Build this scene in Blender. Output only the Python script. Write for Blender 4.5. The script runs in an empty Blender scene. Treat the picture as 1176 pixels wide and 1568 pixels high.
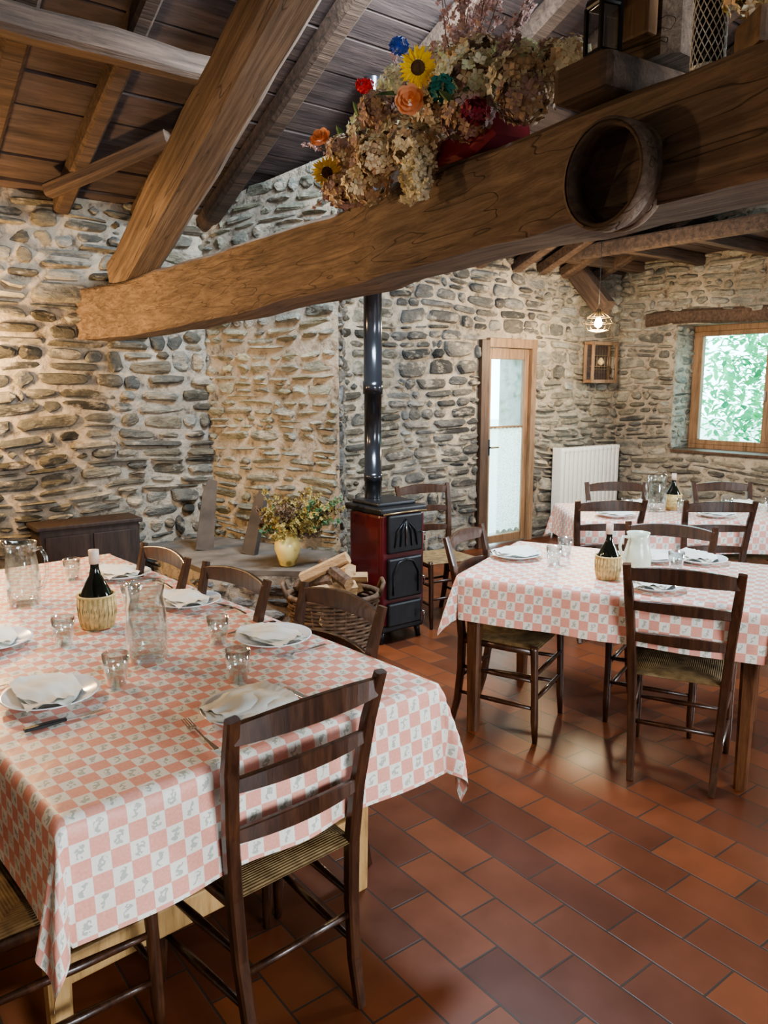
import bpy, bmesh, math, random
from mathutils import Vector, Matrix, noise
R=random.Random(7)
sc=bpy.context.scene
def V3(*a): return Vector(a)
# ---------------------------------------------------------------- room frame
TH=math.radians(37.5)
G=Vector((2.636,8.845,0)); U=Vector((math.cos(TH),math.sin(TH),0)); VV=Vector((-math.sin(TH),math.cos(TH),0))
def W(a,d,z=0): 
    p=G+U*a-VV*d; return Vector((p.x,p.y,z))
def dof(x,y): return (Vector((x,y,0))-G).dot(-VV)
LA=10.5; LD=9.2; EAVE=2.8; SL=0.42; RIDGE=4.6
def roofz(d): return EAVE+SL*(d if d<RIDGE else LD-d)
# ---------------------------------------------------------------- nodes
def newmat(name):
    m=bpy.data.materials.new(name); m.use_nodes=True
    t=m.node_tree; t.nodes.clear()
    o=t.nodes.new('ShaderNodeOutputMaterial')
    return m,t,o
def nd(t,ty,ins=None,**at):
    n=t.nodes.new(ty)
    for k,v in at.items(): setattr(n,k,v)
    for k,v in (ins or {}).items():
        s=n.inputs[k]
        if isinstance(v,bpy.types.NodeSocket): t.links.new(v,s)
        else: s.default_value=v
    return n
def c4(c): return (c[0],c[1],c[2],1)
def ramp(t,fac,stops):
    n=t.nodes.new('ShaderNodeValToRGB'); t.links.new(fac,n.inputs[0])
    e=n.color_ramp.elements
    while len(e)<len(stops): e.new(0.5)
    for i,(p,c) in enumerate(stops): e[i].position=p; e[i].color=c4(c)
    return n.outputs[0]
def math_(t,op,a,b=0.0):
    return nd(t,'ShaderNodeMath',{0:a,1:b},operation=op).outputs[0]
def mixc(t,f,a,b,bt='MIX'):
    n=nd(t,'ShaderNodeMix',data_type='RGBA',blend_type=bt)
    for s,v in ((n.inputs[0],f),(n.inputs[6],a),(n.inputs[7],b)):
        if isinstance(v,bpy.types.NodeSocket): t.links.new(v,s)
        else: s.default_value=v if not isinstance(v,tuple) else c4(v)
    return n.outputs[2]
def bump(t,h,s=0.3,d=0.01):
    return nd(t,'ShaderNodeBump',{'Height':h,'Strength':s,'Distance':d}).outputs[0]
def pbsdf(t,o,**k):
    ins={}
    mp=dict(color='Base Color',rough='Roughness',metal='Metallic',normal='Normal',trans='Transmission Weight',coat='Coat Weight',emis='Emission Color',es='Emission Strength',sub='Subsurface Weight',spec='Specular IOR Level',sheen='Sheen Weight')
    for a,b in k.items():
        if isinstance(b,tuple) and len(b)==3: b=c4(b)
        ins[mp[a]]=b
    n=nd(t,'ShaderNodeBsdfPrincipled',ins); t.links.new(n.outputs[0],o.inputs[0]); return n
def simple(name,color,rough=0.5,metal=0.0,var=0.15,nscale=20,bs=0.0,**k):
    m,t,o=newmat(name)
    tc=nd(t,'ShaderNodeTexCoord')
    nz=nd(t,'ShaderNodeTexNoise',{'Vector':tc.outputs['Object'],'Scale':nscale,'Detail':4.0})
    dk=tuple(x*(1-var) for x in color); lt=tuple(min(1,x*(1+var)) for x in color)
    col=ramp(t,nz.outputs[0],[(0.3,dk),(0.7,lt)])
    kk=dict(color=col,rough=rough,metal=metal,**k)
    if bs>0: kk['normal']=bump(t,nz.outputs[0],bs,0.01)
    pbsdf(t,o,**kk); return m
def wood(name,c1,c2,rough=0.6,stretch=(1,12,12),sc_=3.0,bs=0.4,cracks=False,**k):
    m,t,o=newmat(name)
    tc=nd(t,'ShaderNodeTexCoord')
    mp=nd(t,'ShaderNodeMapping',{'Vector':tc.outputs['Object'],'Scale':stretch})
    n1=nd(t,'ShaderNodeTexNoise',{'Vector':mp.outputs[0],'Scale':sc_,'Detail':9.0,'Roughness':0.7,'Distortion':0.4})
    n2=nd(t,'ShaderNodeTexNoise',{'Vector':tc.outputs['Object'],'Scale':1.7,'Detail':3.0})
    n3=nd(t,'ShaderNodeTexNoise',{'Vector':mp.outputs[0],'Scale':sc_*4,'Detail':4.0})
    col=ramp(t,n1.outputs[0],[(0.30,tuple(x*0.45 for x in c1)),(0.45,c1),(0.7,c2)])
    f=ramp(t,n2.outputs[0],[(0.3,(0.68,0.68,0.7)),(0.7,(1.15,1.1,1.05))])
    col=mixc(t,1.0,col,f,'MULTIPLY')
    h=math_(t,'ADD',n1.outputs[0],math_(t,'MULTIPLY',n3.outputs[0],0.4))
    if cracks:
        mp2=nd(t,'ShaderNodeMapping',{'Vector':tc.outputs['Object'],'Scale':(.28,6,6)})
        n4=nd(t,'ShaderNodeTexNoise',{'Vector':mp2.outputs[0],'Scale':2.4,'Detail':2.0,'Distortion':0.1})
        r_=math_(t,'ABSOLUTE',math_(t,'SUBTRACT',n4.outputs[0],0.5))
        cr=ramp(t,r_,[(0.0,(0.15,0.15,0.15)),(0.006,(1,1,1))])
        col=mixc(t,0.7,col,cr,'MULTIPLY'); h=math_(t,'ADD',h,math_(t,'MULTIPLY',cr,0.6))
    pbsdf(t,o,color=col,rough=rough,normal=bump(t,h,bs,0.015),**k); return m
# materials
M={}
M['beam']=wood('old_beam_wood',(0.120,0.080,0.054),(0.235,0.17,0.12),0.8,(.7,18,18),2.2,0.6,cracks=True)
M['rafter']=wood('rafter_wood',(0.070,0.043,0.028),(0.145,0.093,0.062),0.85,(.8,14,14),2.2,0.5)
M['board']=wood('roof_board_wood',(0.060,0.041,0.036),(0.115,0.080,0.067),0.9,(.8,9,9),2.0,0.4)
M['chair']=wood('dark_chair_wood',(0.045,0.018,0.009),(0.10,0.042,0.020),0.34,(8,8,1),5.0,0.1,coat=0.3)
M['pine']=wood('pine_wood',(0.5,0.3,0.12),(0.68,0.45,0.2),0.5,(8,8,1),4.0,0.15)
M['tabledark']=wood('table_leg_wood',(0.09,0.036,0.016),(0.17,0.075,0.032),0.4,(8,8,1),4.0,0.15)
M['frame']=wood('door_frame_wood',(0.22,0.13,0.07),(0.34,0.21,0.12),0.5,(10,10,1),3.0,0.2)
M['framedark']=wood('door_jamb_wood',(0.07,0.038,0.023),(0.12,0.07,0.042),0.5,(10,10,1),3.0,0.2)
M['cabinet']=wood('old_dark_plank',(0.030,0.018,0.013),(0.055,0.034,0.024),0.6,(10,10,1),3.0,0.2)
M['log']=wood('split_log_wood',(0.42,0.26,0.13),(0.62,0.43,0.24),0.8,(1,10,10),4.0,0.4)
M['bark']=simple('bark',(0.1,0.065,0.045),0.95,var=0.5,nscale=40,bs=0.8)
M['wicker']=simple('wicker',(0.12,0.07,0.04),0.7,var=0.5,nscale=30,bs=0.3)
M['straw']=simple('straw',(0.70,0.52,0.25),0.7,var=0.25,nscale=60,bs=0.4)
M['porcelain']=simple('porcelain',(0.78,0.80,0.82),0.15,var=0.02)
M['napkin']=simple('paper_napkin',(0.84,0.83,0.76),0.9,var=0.04,nscale=12,bs=0.15)
M['steel']=simple('steel',(0.6,0.6,0.6),0.22,1.0,var=0.05)
M['black']=simple('black_iron',(0.018,0.018,0.02),0.35,0.3,var=0.3,nscale=15)
M['flue']=simple('flue_enamel',(0.045,0.045,0.05),0.2,0.6,var=0.2,nscale=5)
M['redenamel']=simple('red_enamel',(0.105,0.012,0.016),0.28,0.0,var=0.15,nscale=6,coat=0.3)
M['white']=simple('white_enamel',(0.82,0.80,0.74),0.3,var=0.04)
M['winebottle']=simple('dark_bottle_glass',(0.012,0.012,0.008),0.06,0.0,var=0.2)
M['cork']=simple('bottle_neck_foil',(0.6,0.45,0.36),0.5)
M['celadon']=simple('pale_ceramic',(0.62,0.68,0.55),0.25,var=0.06)
M['green']=simple('leaf_green',(0.09,0.17,0.07),0.7,var=0.4)
M['teal']=simple('leaf_teal',(0.03,0.22,0.18),0.6,var=0.3)
M['cream']=simple('dried_cream_petals',(0.86,0.80,0.60),0.9,var=0.15,nscale=30)
M['tan']=simple('dried_tan_petals',(0.60,0.45,0.30),0.9,var=0.3,nscale=30)
M['mauve']=simple('dried_mauve_petals',(0.46,0.33,0.31),0.9,var=0.3,nscale=30)
M['palegreen']=simple('dried_green_petals',(0.66,0.70,0.46),0.9,var=0.2,nscale=30)
M['twig']=simple('dry_twig',(0.16,0.10,0.06),0.9)
M['pinkspray']=simple('pink_spray',(0.56,0.40,0.38),0.9,var=0.25)
M['yellow']=simple('yellow_petal',(0.95,0.62,0.03),0.6,var=0.1)
M['brown']=simple('seed_brown',(0.1,0.05,0.02),0.9,var=0.4,nscale=80)
M['peach']=simple('peach_petal',(0.92,0.46,0.24),0.6,var=0.1)
M['red']=simple('red_petal',(0.6,0.03,0.04),0.6,var=0.2)
M['blue']=simple('blue_petal',(0.05,0.14,0.6),0.6,var=0.2)
M['redpot']=simple('red_basket',(0.26,0.025,0.045),0.6,var=0.2)
M['mustard']=simple('mustard_buds',(0.32,0.24,0.075),0.9,var=0.4)
M['wirewhite']=simple('white_wire',(0.75,0.75,0.72),0.4)
M['brass']=simple('lamp_metal',(0.3,0.22,0.12),0.35,0.8)
M['slab']=simple('flat_stone',(0.12,0.10,0.08),0.9,var=0.4,nscale=6,bs=0.5)
M['slabdark']=simple('dark_slate',(0.08,0.062,0.048),0.9,var=0.4,nscale=6,bs=0.5)
M['plaster']=simple('rough_plaster',(0.45,0.40,0.33),0.95,var=0.15,nscale=4,bs=0.5)
M['ground']=simple('outdoor_gravel',(0.5,0.52,0.48),0.95,var=0.2)
def m_stone():
    m,t,o=newmat('wall_stone')
    at=nd(t,'ShaderNodeAttribute',attribute_name='Col')
    tc=nd(t,'ShaderNodeTexCoord')
    mp=nd(t,'ShaderNodeMapping',{'Vector':tc.outputs['Object'],'Scale':(1,1,1.9)})
    n1=nd(t,'ShaderNodeTexNoise',{'Vector':mp.outputs[0],'Scale':12.0,'Detail':9.0,'Roughness':0.72})
    n2=nd(t,'ShaderNodeTexNoise',{'Vector':mp.outputs[0],'Scale':5.0,'Detail':6.0,'Roughness':0.65})
    n3=nd(t,'ShaderNodeTexNoise',{'Vector':mp.outputs[0],'Scale':50.0,'Detail':4.0})
    n4=nd(t,'ShaderNodeTexNoise',{'Vector':tc.outputs['Object'],'Scale':.9,'Detail':3.0})
    f=ramp(t,n1.outputs[0],[(0.3,(0.45,0.44,0.43)),(0.52,(1,1,1)),(0.75,(1.5,1.42,1.28))])
    c=mixc(t,1.0,at.outputs[0],f,'MULTIPLY')
    big=ramp(t,n4.outputs[0],[(0.38,(0.65,0.65,0.66)),(0.62,(1.25,1.2,1.15))])
    c=mixc(t,1.0,c,big,'MULTIPLY')
    f2=ramp(t,n2.outputs[0],[(0.53,(0,0,0)),(0.63,(0.85,0.85,0.85))])
    c=mixc(t,f2,c,(0.46,0.395,0.305))
    h=math_(t,'ADD',n1.outputs[0],math_(t,'MULTIPLY',n3.outputs[0],0.3))
    pbsdf(t,o,color=c,rough=0.85,normal=bump(t,h,1.0,0.035)); return m
def m_mortar():
    m,t,o=newmat('wall_mortar')
    tc=nd(t,'ShaderNodeTexCoord')
    n1=nd(t,'ShaderNodeTexNoise',{'Vector':tc.outputs['Object'],'Scale':11.0,'Detail':8.0,'Roughness':0.7})
    n2=nd(t,'ShaderNodeTexNoise',{'Vector':tc.outputs['Object'],'Scale':1.2,'Detail':3.0})
    c=ramp(t,n1.outputs[0],[(0.33,(0.10,0.080,0.06)),(0.47,(0.40,0.335,0.255)),(0.75,(0.58,0.51,0.41))])
    f=ramp(t,n2.outputs[0],[(0.35,(0.65,0.65,0.66)),(0.65,(1.1,1.08,1.05))])
    c=mixc(t,1.0,c,f,'MULTIPLY')
    pbsdf(t,o,color=c,rough=0.95,normal=bump(t,n1.outputs[0],1.0,0.04)); return m
def m_floor():
    m,t,o=newmat('terracotta_tiles')
    tc=nd(t,'ShaderNodeTexCoord')
    mp=nd(t,'ShaderNodeMapping',{'Vector':tc.outputs['Object'],'Rotation':(0,0,math.radians(90))})
    br=nd(t,'ShaderNodeTexBrick',{'Vector':mp.outputs[0],'Scale':1.0,'Mortar Size':0.004,'Mortar Smooth':0.3,'Bias':0.0,'Brick Width':0.31,'Row Height':0.15,
      'Color1':c4((0.20,0.062,0.024)),'Color2':c4((0.095,0.030,0.015)),'Mortar':c4((0.055,0.036,0.027))},offset=0.5)
    n1=nd(t,'ShaderNodeTexNoise',{'Vector':tc.outputs['Object'],'Scale':2.2,'Detail':6.0,'Roughness':0.6})
    n2=nd(t,'ShaderNodeTexNoise',{'Vector':tc.outputs['Object'],'Scale':9.0,'Detail':2.0})
    f=ramp(t,n1.outputs[0],[(0.3,(0.65,0.65,0.65)),(0.7,(1.25,1.18,1.1))])
    c=mixc(t,1.0,br.outputs[0],f,'MULTIPLY')
    rg=nd(t,'ShaderNodeMapRange',{0:n1.outputs[0],1:0.3,2:0.7,3:0.30,4:0.42}).outputs[0]
    h=math_(t,'ADD',math_(t,'MULTIPLY',br.outputs[1],-1.0),math_(t,'MULTIPLY',n2.outputs[0],0.4))
    pbsdf(t,o,color=c,rough=rg,normal=bump(t,h,0.25,0.006),spec=0.5); return m
def m_cloth():
    m,t,o=newmat('checked_tablecloth')
    uv=nd(t,'ShaderNodeUVMap').outputs[0]
    s=nd(t,'ShaderNodeVectorMath',{0:uv,1:(25.0,25.0,1.0)},operation='MULTIPLY').outputs[0]
    sp=nd(t,'ShaderNodeSeparateXYZ',{0:s})
    fx=math_(t,'FLOOR',sp.outputs[0]); fy=math_(t,'FLOOR',sp.outputs[1])
    chk=math_(t,'FLOORED_MODULO',math_(t,'ADD',fx,fy),2.0)
    lx=math_(t,'SUBTRACT',math_(t,'FRACT',sp.outputs[0]),0.5); ly=math_(t,'SUBTRACT',math_(t,'FRACT',sp.outputs[1]),0.5)
    nz=nd(t,'ShaderNodeTexNoise',{'Vector':uv,'Scale':160.0,'Detail':3.0})
    nl=nd(t,'ShaderNodeTexNoise',{'Vector':uv,'Scale':90.0,'Detail':1.0})
    dd=math_(t,'ABSOLUTE',math_(t,'ADD',math_(t,'SUBTRACT',lx,math_(t,'MULTIPLY',ly,0.5)),math_(t,'MULTIPLY',math_(t,'SUBTRACT',nl.outputs[0],0.5),1.1)))
    rr=math_(t,'SQRT',math_(t,'ADD',math_(t,'MULTIPLY',lx,lx),math_(t,'MULTIPLY',ly,ly)))
    sprig=math_(t,'MULTIPLY',math_(t,'LESS_THAN',dd,0.12),math_(t,'LESS_THAN',rr,0.38))
    red=mixc(t,nz.outputs[0],(0.66,0.25,0.19),(0.82,0.44,0.35))
    wht=mixc(t,nz.outputs[0],(0.70,0.66,0.58),(0.86,0.82,0.74))
    wht=mixc(t,math_(t,'MULTIPLY',sprig,0.65),wht,(0.25,0.30,0.25))
    col=mixc(t,chk,wht,red)
    nb=nd(t,'ShaderNodeTexNoise',{'Vector':uv,'Scale':7.0,'Detail':3.0})
    pbsdf(t,o,color=col,rough=0.45,normal=bump(t,nb.outputs[0],0.35,0.03),spec=0.5); return m
def m_rush():
    m,t,o=newmat('woven_rush')
    tc=nd(t,'ShaderNodeTexCoord'); sp=nd(t,'ShaderNodeSeparateXYZ',{0:tc.outputs['Object']})
    ax=math_(t,'ABSOLUTE',sp.outputs[0]); ay=math_(t,'ABSOLUTE',math_(t,'SUBTRACT',sp.outputs[1],0.19))
    mx=math_(t,'MAXIMUM',ax,ay)
    w=math_(t,'SINE',math_(t,'MULTIPLY',mx,820.0))
    nz=nd(t,'ShaderNodeTexNoise',{'Vector':tc.outputs['Object'],'Scale':25.0,'Detail':5.0})
    f=math_(t,'ADD',math_(t,'MULTIPLY',w,0.08),nz.outputs[0])
    c=ramp(t,f,[(0.25,(0.11,0.066,0.027)),(0.5,(0.24,0.155,0.068)),(0.8,(0.38,0.265,0.125))])
    pbsdf(t,o,color=c,rough=0.75,normal=bump(t,w,0.35,0.003)); return m
def m_glass(name,tint=(0.90,0.94,0.94),k=0.95,b0=0.09,pw=1.8):
    m,t,o=newmat(name)
    fc=nd(t,'ShaderNodeLayerWeight',{'Blend':0.5}).outputs['Facing']
    f=math_(t,'ADD',math_(t,'MULTIPLY',math_(t,'POWER',fc,pw),k),b0)
    a=nd(t,'ShaderNodeBsdfTransparent',{0:c4(tint)}); b=nd(t,'ShaderNodeBsdfGlossy',{'Roughness':0.05,'Color':c4((1,1,1))})
    x=nd(t,'ShaderNodeMixShader',{0:f,1:a.outputs[0],2:b.outputs[0]}); t.links.new(x.outputs[0],o.inputs[0]); return m
def m_emit(name,c,s):
    m,t,o=newmat(name); e=nd(t,'ShaderNodeEmission',{0:c4(c),1:s}); t.links.new(e.outputs[0],o.inputs[0]); return m
def m_leaf():
    m,t,o=newmat('outdoor_foliage')
    tc=nd(t,'ShaderNodeTexCoord'); nz=nd(t,'ShaderNodeTexNoise',{'Vector':tc.outputs['Object'],'Scale':2.5,'Detail':3.0})
    c=ramp(t,nz.outputs[0],[(0.35,(0.03,0.30,0.16)),(0.65,(0.22,0.72,0.36))])
    a=nd(t,'ShaderNodeBsdfDiffuse',{0:c}); b=nd(t,'ShaderNodeBsdfTranslucent',{0:c})
    x=nd(t,'ShaderNodeMixShader',{0:0.5,1:a.outputs[0],2:b.outputs[0]}); t.links.new(x.outputs[0],o.inputs[0]); return m
def m_lace():
    m,t,o=newmat('lace_curtain')
    tc=nd(t,'ShaderNodeTexCoord')
    v=nd(t,'ShaderNodeTexVoronoi',{'Vector':tc.outputs['Object'],'Scale':55.0},feature='DISTANCE_TO_EDGE')
    f=ramp(t,v.outputs[0],[(0.1,(0.85,0.85,0.85)),(0.25,(0.45,0.45,0.45))])
    a=nd(t,'ShaderNodeBsdfTransparent'); b=nd(t,'ShaderNodeBsdfTranslucent',{0:c4((0.9,0.95,0.9))}); d=nd(t,'ShaderNodeBsdfDiffuse',{0:c4((0.9,0.9,0.85))})
    y=nd(t,'ShaderNodeMixShader',{0:0.3,1:b.outputs[0],2:d.outputs[0]})
    x=nd(t,'ShaderNodeMixShader',{0:f,1:a.outputs[0],2:y.outputs[0]}); t.links.new(x.outputs[0],o.inputs[0]); return m
def m_vase():
    m,t,o=newmat('painted_vase_glaze')
    tc=nd(t,'ShaderNodeTexCoord')
    v=nd(t,'ShaderNodeTexVoronoi',{'Vector':tc.outputs['Object'],'Scale':16.0})
    c=ramp(t,v.outputs[0],[(0.0,(0.5,0.12,0.05)),(0.25,(0.35,0.3,0.08)),(0.4,(0.78,0.6,0.22)),(1,(0.85,0.7,0.3))])
    pbsdf(t,o,color=c,rough=0.2); return m
M['stone']=m_stone(); M['mortar']=m_mortar(); M['floor']=m_floor(); M['cloth']=m_cloth(); M['rush']=m_rush()
M['glass']=m_glass('clear_glass'); M['pane']=m_glass('window_pane_glass',(0.97,1,1),.5,.03,4.0)
M['bulb']=m_emit('lamp_bulb_glow',(1,0.78,0.45),40); M['leaf']=m_leaf(); M['lace']=m_lace(); M['vase']=m_vase()
# ---------------------------------------------------------------- mesh builder
class MB:
    def __init__(s): s.v=[];s.f=[];s.m=[];s.s=[];s.mats=[];s.c=[];s.usec=False;s.col=(1,1,1);s.uv=None
    def mi(s,k):
        if k not in s.mats: s.mats.append(k)
        return s.mats.index(k)
    def add(s,vs,fs,mat,smooth=False,M_=None):
        o=len(s.v); i=s.mi(mat)
        for p in vs:
            p=Vector(p)
            if M_ is not None: p=M_@p
            s.v.append(p); s.c.append(s.col)
        for f in fs:
            s.f.append([o+k for k in f]); s.m.append(i); s.s.append(smooth)
    def box(s,c,sz,mat,M_=None,bev=0.0):
        x,y,z=sz[0]/2,sz[1]/2,sz[2]/2; c=Vector(c)
        b=min(bev,x*.9,y*.9,z*.9)
        if b<=0:
            vs=[c+Vector((i*x,j*y,k*z)) for i in(-1,1) for j in(-1,1) for k in(-1,1)]
            fs=[(0,1,3,2),(4,6,7,5),(0,4,5,1),(2,3,7,6),(0,2,6,4),(1,5,7,3)]
            s.add(vs,fs,mat,False,M_); return
        bm=bmesh.new(); bmesh.ops.create_cube(bm,size=1)
        for v in bm.verts: v.co=Vector((v.co.x*2*x,v.co.y*2*y,v.co.z*2*z))+c
        bmesh.ops.bevel(bm,geom=bm.edges[:],offset=b,segments=2,affect='EDGES',profile=0.6)
        bm.verts.index_update()
        s.add([v.co.copy() for v in bm.verts],[[v.index for v in f.verts] for f in bm.faces],mat,False,M_); bm.free()
    def sweep(s,path,wh,mat,sec='round',n=8,ref=(0,0,1),M_=None,smooth=None,jit=0.0,closed=False,ch=0.18):
        path=[Vector(p) for p in path]; N=len(path); ref=Vector(ref)
        if not isinstance(wh,list): wh=[wh]*N
        wh=[(q,q) if not isinstance(q,tuple) else q for q in wh]
        vs=[];cnt=0
        for i,p in enumerate(path):
            if closed: t=path[(i+1)%N]-path[i-1]
            else: t=path[min(i+1,N-1)]-path[max(i-1,0)]
            t.normalize(); sd=t.cross(ref)
            if sd.length<1e-4: sd=t.cross(Vector((1,0,0)))
            sd.normalize(); up=sd.cross(t).normalized()
            w,h=wh[i][0]/2,wh[i][1]/2
            if sec=='round': pts=[(math.cos(2*math.pi*k/n)*w,math.sin(2*math.pi*k/n)*h) for k in range(n)]
            else:
                c=ch*min(w,h)*2/1.0
                pts=[(w,-h+c),(w,h-c),(w-c,h),(-w+c,h),(-w,h-c),(-w,-h+c),(-w+c,-h),(w-c,-h)]
            cnt=len(pts)
            for a,b in pts:
                q=p+sd*a+up*b
                if jit: q=q+noise.noise_vector(q*2.3)*jit+noise.noise_vector(q*9)*jit*0.3
                vs.append(q)
        fs=[]
        rng=N if closed else N-1
        for i in range(rng):
            j=(i+1)%N
            for k in range(cnt):
                k2=(k+1)%cnt
                fs.append((i*cnt+k,i*cnt+k2,j*cnt+k2,j*cnt+k))
        if not closed:
            fs.append(tuple(range(cnt-1,-1,-1))); fs.append(tuple((N-1)*cnt+k for k in range(cnt)))
        s.add(vs,fs,mat,(sec=='round') if smooth is None else smooth,M_)
    def lathe(s,prof,mat,n=24,M_=None,smooth=True,fn=None):
        vs=[];fs=[]
        for r,z in prof:
            for k in range(n):
                a=2*math.pi*k/n; p=Vector((r*math.cos(a),r*math.sin(a),z))
                if fn: p=fn(p,a)
                vs.append(p)
        for i in range(len(prof)-1):
            for k in range(n):
                k2=(k+1)%n
                fs.append((i*n+k,i*n+k2,(i+1)*n+k2,(i+1)*n+k))
        s.add(vs,fs,mat,smooth,M_)
    def obj(s,name,loc=(0,0,0),rz=0.0,mw=None,recalc=True,parent=None):
        me=bpy.data.meshes.new(name)
        me.from_pydata([tuple(p) for p in s.v],[],s.f)
        for k in s.mats: me.materials.append(M[k])
        me.polygons.foreach_set('material_index',s.m)
        me.polygons.foreach_set('use_smooth',s.s)
        if s.usec:
            at=me.color_attributes.new('Col','FLOAT_COLOR','POINT')
            buf=[]
            for c in s.c: buf+= [c[0],c[1],c[2],1]
            at.data.foreach_set('color',buf)
        if s.uv is not None:
            l=me.uv_layers.new(name='UVMap')
            for lp in me.loops: l.data[lp.index].uv=s.uv[lp.vertex_index]
        if recalc:
            bm=bmesh.new(); bm.from_mesh(me); bmesh.ops.recalc_face_normals(bm,faces=bm.faces); bm.to_mesh(me); bm.free()
        me.update()
        o=bpy.data.objects.new(name,me); sc.collection.objects.link(o)
        if mw is not None: o.matrix_world=mw
        else: o.location=loc; o.rotation_euler=(0,0,rz)
        if parent: o.parent=parent
        return o
def link(name,me,loc,rz=0.0,s=1.0):
    o=bpy.data.objects.new(name,me); sc.collection.objects.link(o); o.location=loc; o.rotation_euler=(0,0,rz); o.scale=(s,s,s); return o
def TR(loc=(0,0,0),rz=0,rx=0,ry=0): return Matrix.Translation(loc)@Matrix.Rotation(rz,4,'Z')@Matrix.Rotation(ry,4,'Y')@Matrix.Rotation(rx,4,'X')
def beammat(p0,p1):
    p0=Vector(p0);p1=Vector(p1); x=(p1-p0).normalized(); y=Vector((0,0,1)).cross(x).normalized(); z=x.cross(y)
    m=Matrix((x,y,z)).transposed().to_4x4(); m.translation=p0; return m,(p1-p0).length
def beam_obj(name,p0,p1,w,h,mat='beam',jit=0.02,name_n=None):
    m,L=beammat(p0,p1); mb=MB(); n=max(3,int(L/0.18))
    off=R.random()*50
    path=[(L*i/n,0,0) for i in range(n+1)]
    wh=[(w*(1+0.06*noise.noise(Vector((i*.4+off,0,0)))),h*(1+0.06*noise.noise(Vector((i*.4+off,5,0))))) for i in range(n+1)]
    mb.sweep(path,wh,mat,'rect',ref=(0,0,1),jit=jit)
    return mb.obj(name,mw=m)
# ---------------------------------------------------------------- walls
def stones(mb,org,ud,nd_,L,Hf,holes,seed,pal,prot=(0.008,0.050),z0=0.0,hr=(0.055,0.16),wr=(0.12,0.42)):
    r=random.Random(seed); org=Vector(org); Hm=max(Hf(0),Hf(L),Hf(L/2),Hf(L/4),Hf(3*L/4))
    z=z0; ud=Vector(ud); nd_=Vector(nd_)
    while z<Hm:
        h=r.uniform(*hr)*(1 if r.random()<.7 else 0.65)
        x=-r.uniform(0,.2)
        while x<L:
            w=r.uniform(*wr)
            if h<0.07: w*=1.2
            if r.random()<.15: w*=.4
            parts=[(x,x+w,z,z+h)]
            if h>.09 and r.random()<.4:
                k=r.uniform(.3,.7); parts=[(x,x+w,z,z+h*k),(x,x+w,z+h*k,z+h)]
                if r.random()<.5:
                    q=x+w*r.uniform(.3,.7); parts=[(x,x+w,z,z+h*k),(x,q,z+h*k,z+h),(q,x+w,z+h*k,z+h)]
            for (a,b,c,d) in parts:
                a=max(a,0);b=min(b,L)
                for (h0,h1,h2,h3) in holes:
                    if c<h3 and d>h2 and a<h1 and b>h0:
                        if a<h0 and h0-a>=(b-h1): b=h0
                        elif b>h1: a=h1
                        else: b=a
                if b-a<.05: continue
                u=(a+b)/2;zc=(c+d)/2
                if zc>Hf(u)-.02: continue
                g=r.uniform(.002,.011); hx=(b-a)/2-g; hz=(d-c)/2-g
                if hx<.02 or hz<.010: continue
                p=r.uniform(*prot); mb.col=pal(u,zc,r)
                jx=min(.06,hx*.35); jz=hz*.42
                cs=[(sx*(hx-r.uniform(-.1,1)*jx),sz*(hz-r.uniform(-.15,1)*jz)) for sx,sz in((-1,-1),(1,-1),(1,1),(-1,1))]
                out=[]
                for k in range(4):
                    p0,p1=cs[k],cs[(k+1)%4]; L_=math.hypot(p1[0]-p0[0],p1[1]-p0[1]); nx_,nz_=(p1[1]-p0[1])/L_,-(p1[0]-p0[0])/L_
                    e0=min(.3,.018/L_)*r.uniform(.6,1.8)
                    for t in (e0,.5+r.uniform(-.15,.15),1-e0):
                        j=r.uniform(-.10,.10)*hz
                        if .2<t<.8: j+=.09*hz
                        out.append((p0[0]+(p1[0]-p0[0])*t+nx_*j,p0[1]+(p1[1]-p0[1])*t+nz_*j))
                n=12; vs=[]; t1,t2=r.uniform(-.016,.016),r.uniform(-.012,.012)
                bl=r.uniform(.008,.018)
                for (ins,dp) in ((0,-.02),(.001,p*.5),(bl,p*.95),(None,p*r.uniform(1.0,1.2))):
                    for (ox,oz) in out:
                        if ins is None: fx=fz=.5
                        else: fx=max(.3,1-ins/hx); fz=max(.3,1-ins/hz)
                        lx=ox*fx; lz=oz*fz
                        uu=u+lx; zz=zc+lz
                        zz+=.024*math.sin(uu*1.9+seed+zz*1.3)+.014*math.sin(uu*4.7+zz*4)
                        dd=dp
                        if dp>0: dd+=t1*ox/hx+t2*oz/hz+r.uniform(-.002,.002)
                        vs.append(org+ud*uu+nd_*dd+Vector((0,0,zz)))
                cc=Vector((0,0,0))
                for q in vs[-n:]: cc+=q
                vs.append(cc/n+nd_*r.uniform(-.002,.004))
                fs=[]
                for i in range(3):
                    for k in range(n):
                        k2=(k+1)%n; fs.append((i*n+k,i*n+k2,(i+1)*n+k2,(i+1)*n+k))
                for k in range(n): fs.append((3*n+k,3*n+(k+1)%n,4*n))
                mb.add(vs,fs,'stone',False)
            x+=w
        z+=h
    mb.col=(1,1,1)
def pal_dark(u,z,r):
    b=r.uniform(.09,.27); w=r.uniform(0.1,.9)
    if r.random()<.3: b*=.6
    return (b*(1+.2*w),b*(1+.04*w),b*(.90-.18*w))
def pal_grey(u,z,r):
    b=r.uniform(.11,.29); w=r.uniform(-.1,.7); 
    if r.random()<.25: b*=.6
    return (b*(1+.12*w),b,b*(.95-.12*w))
def pal_light(u,z,r):
    b=r.uniform(.19,.42); w=r.uniform(0.1,.9); 
    if r.random()<.2: b*=.6
    return (b*(1+.12*w),b*(1+.02*w),b*(.9-.14*w))
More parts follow.
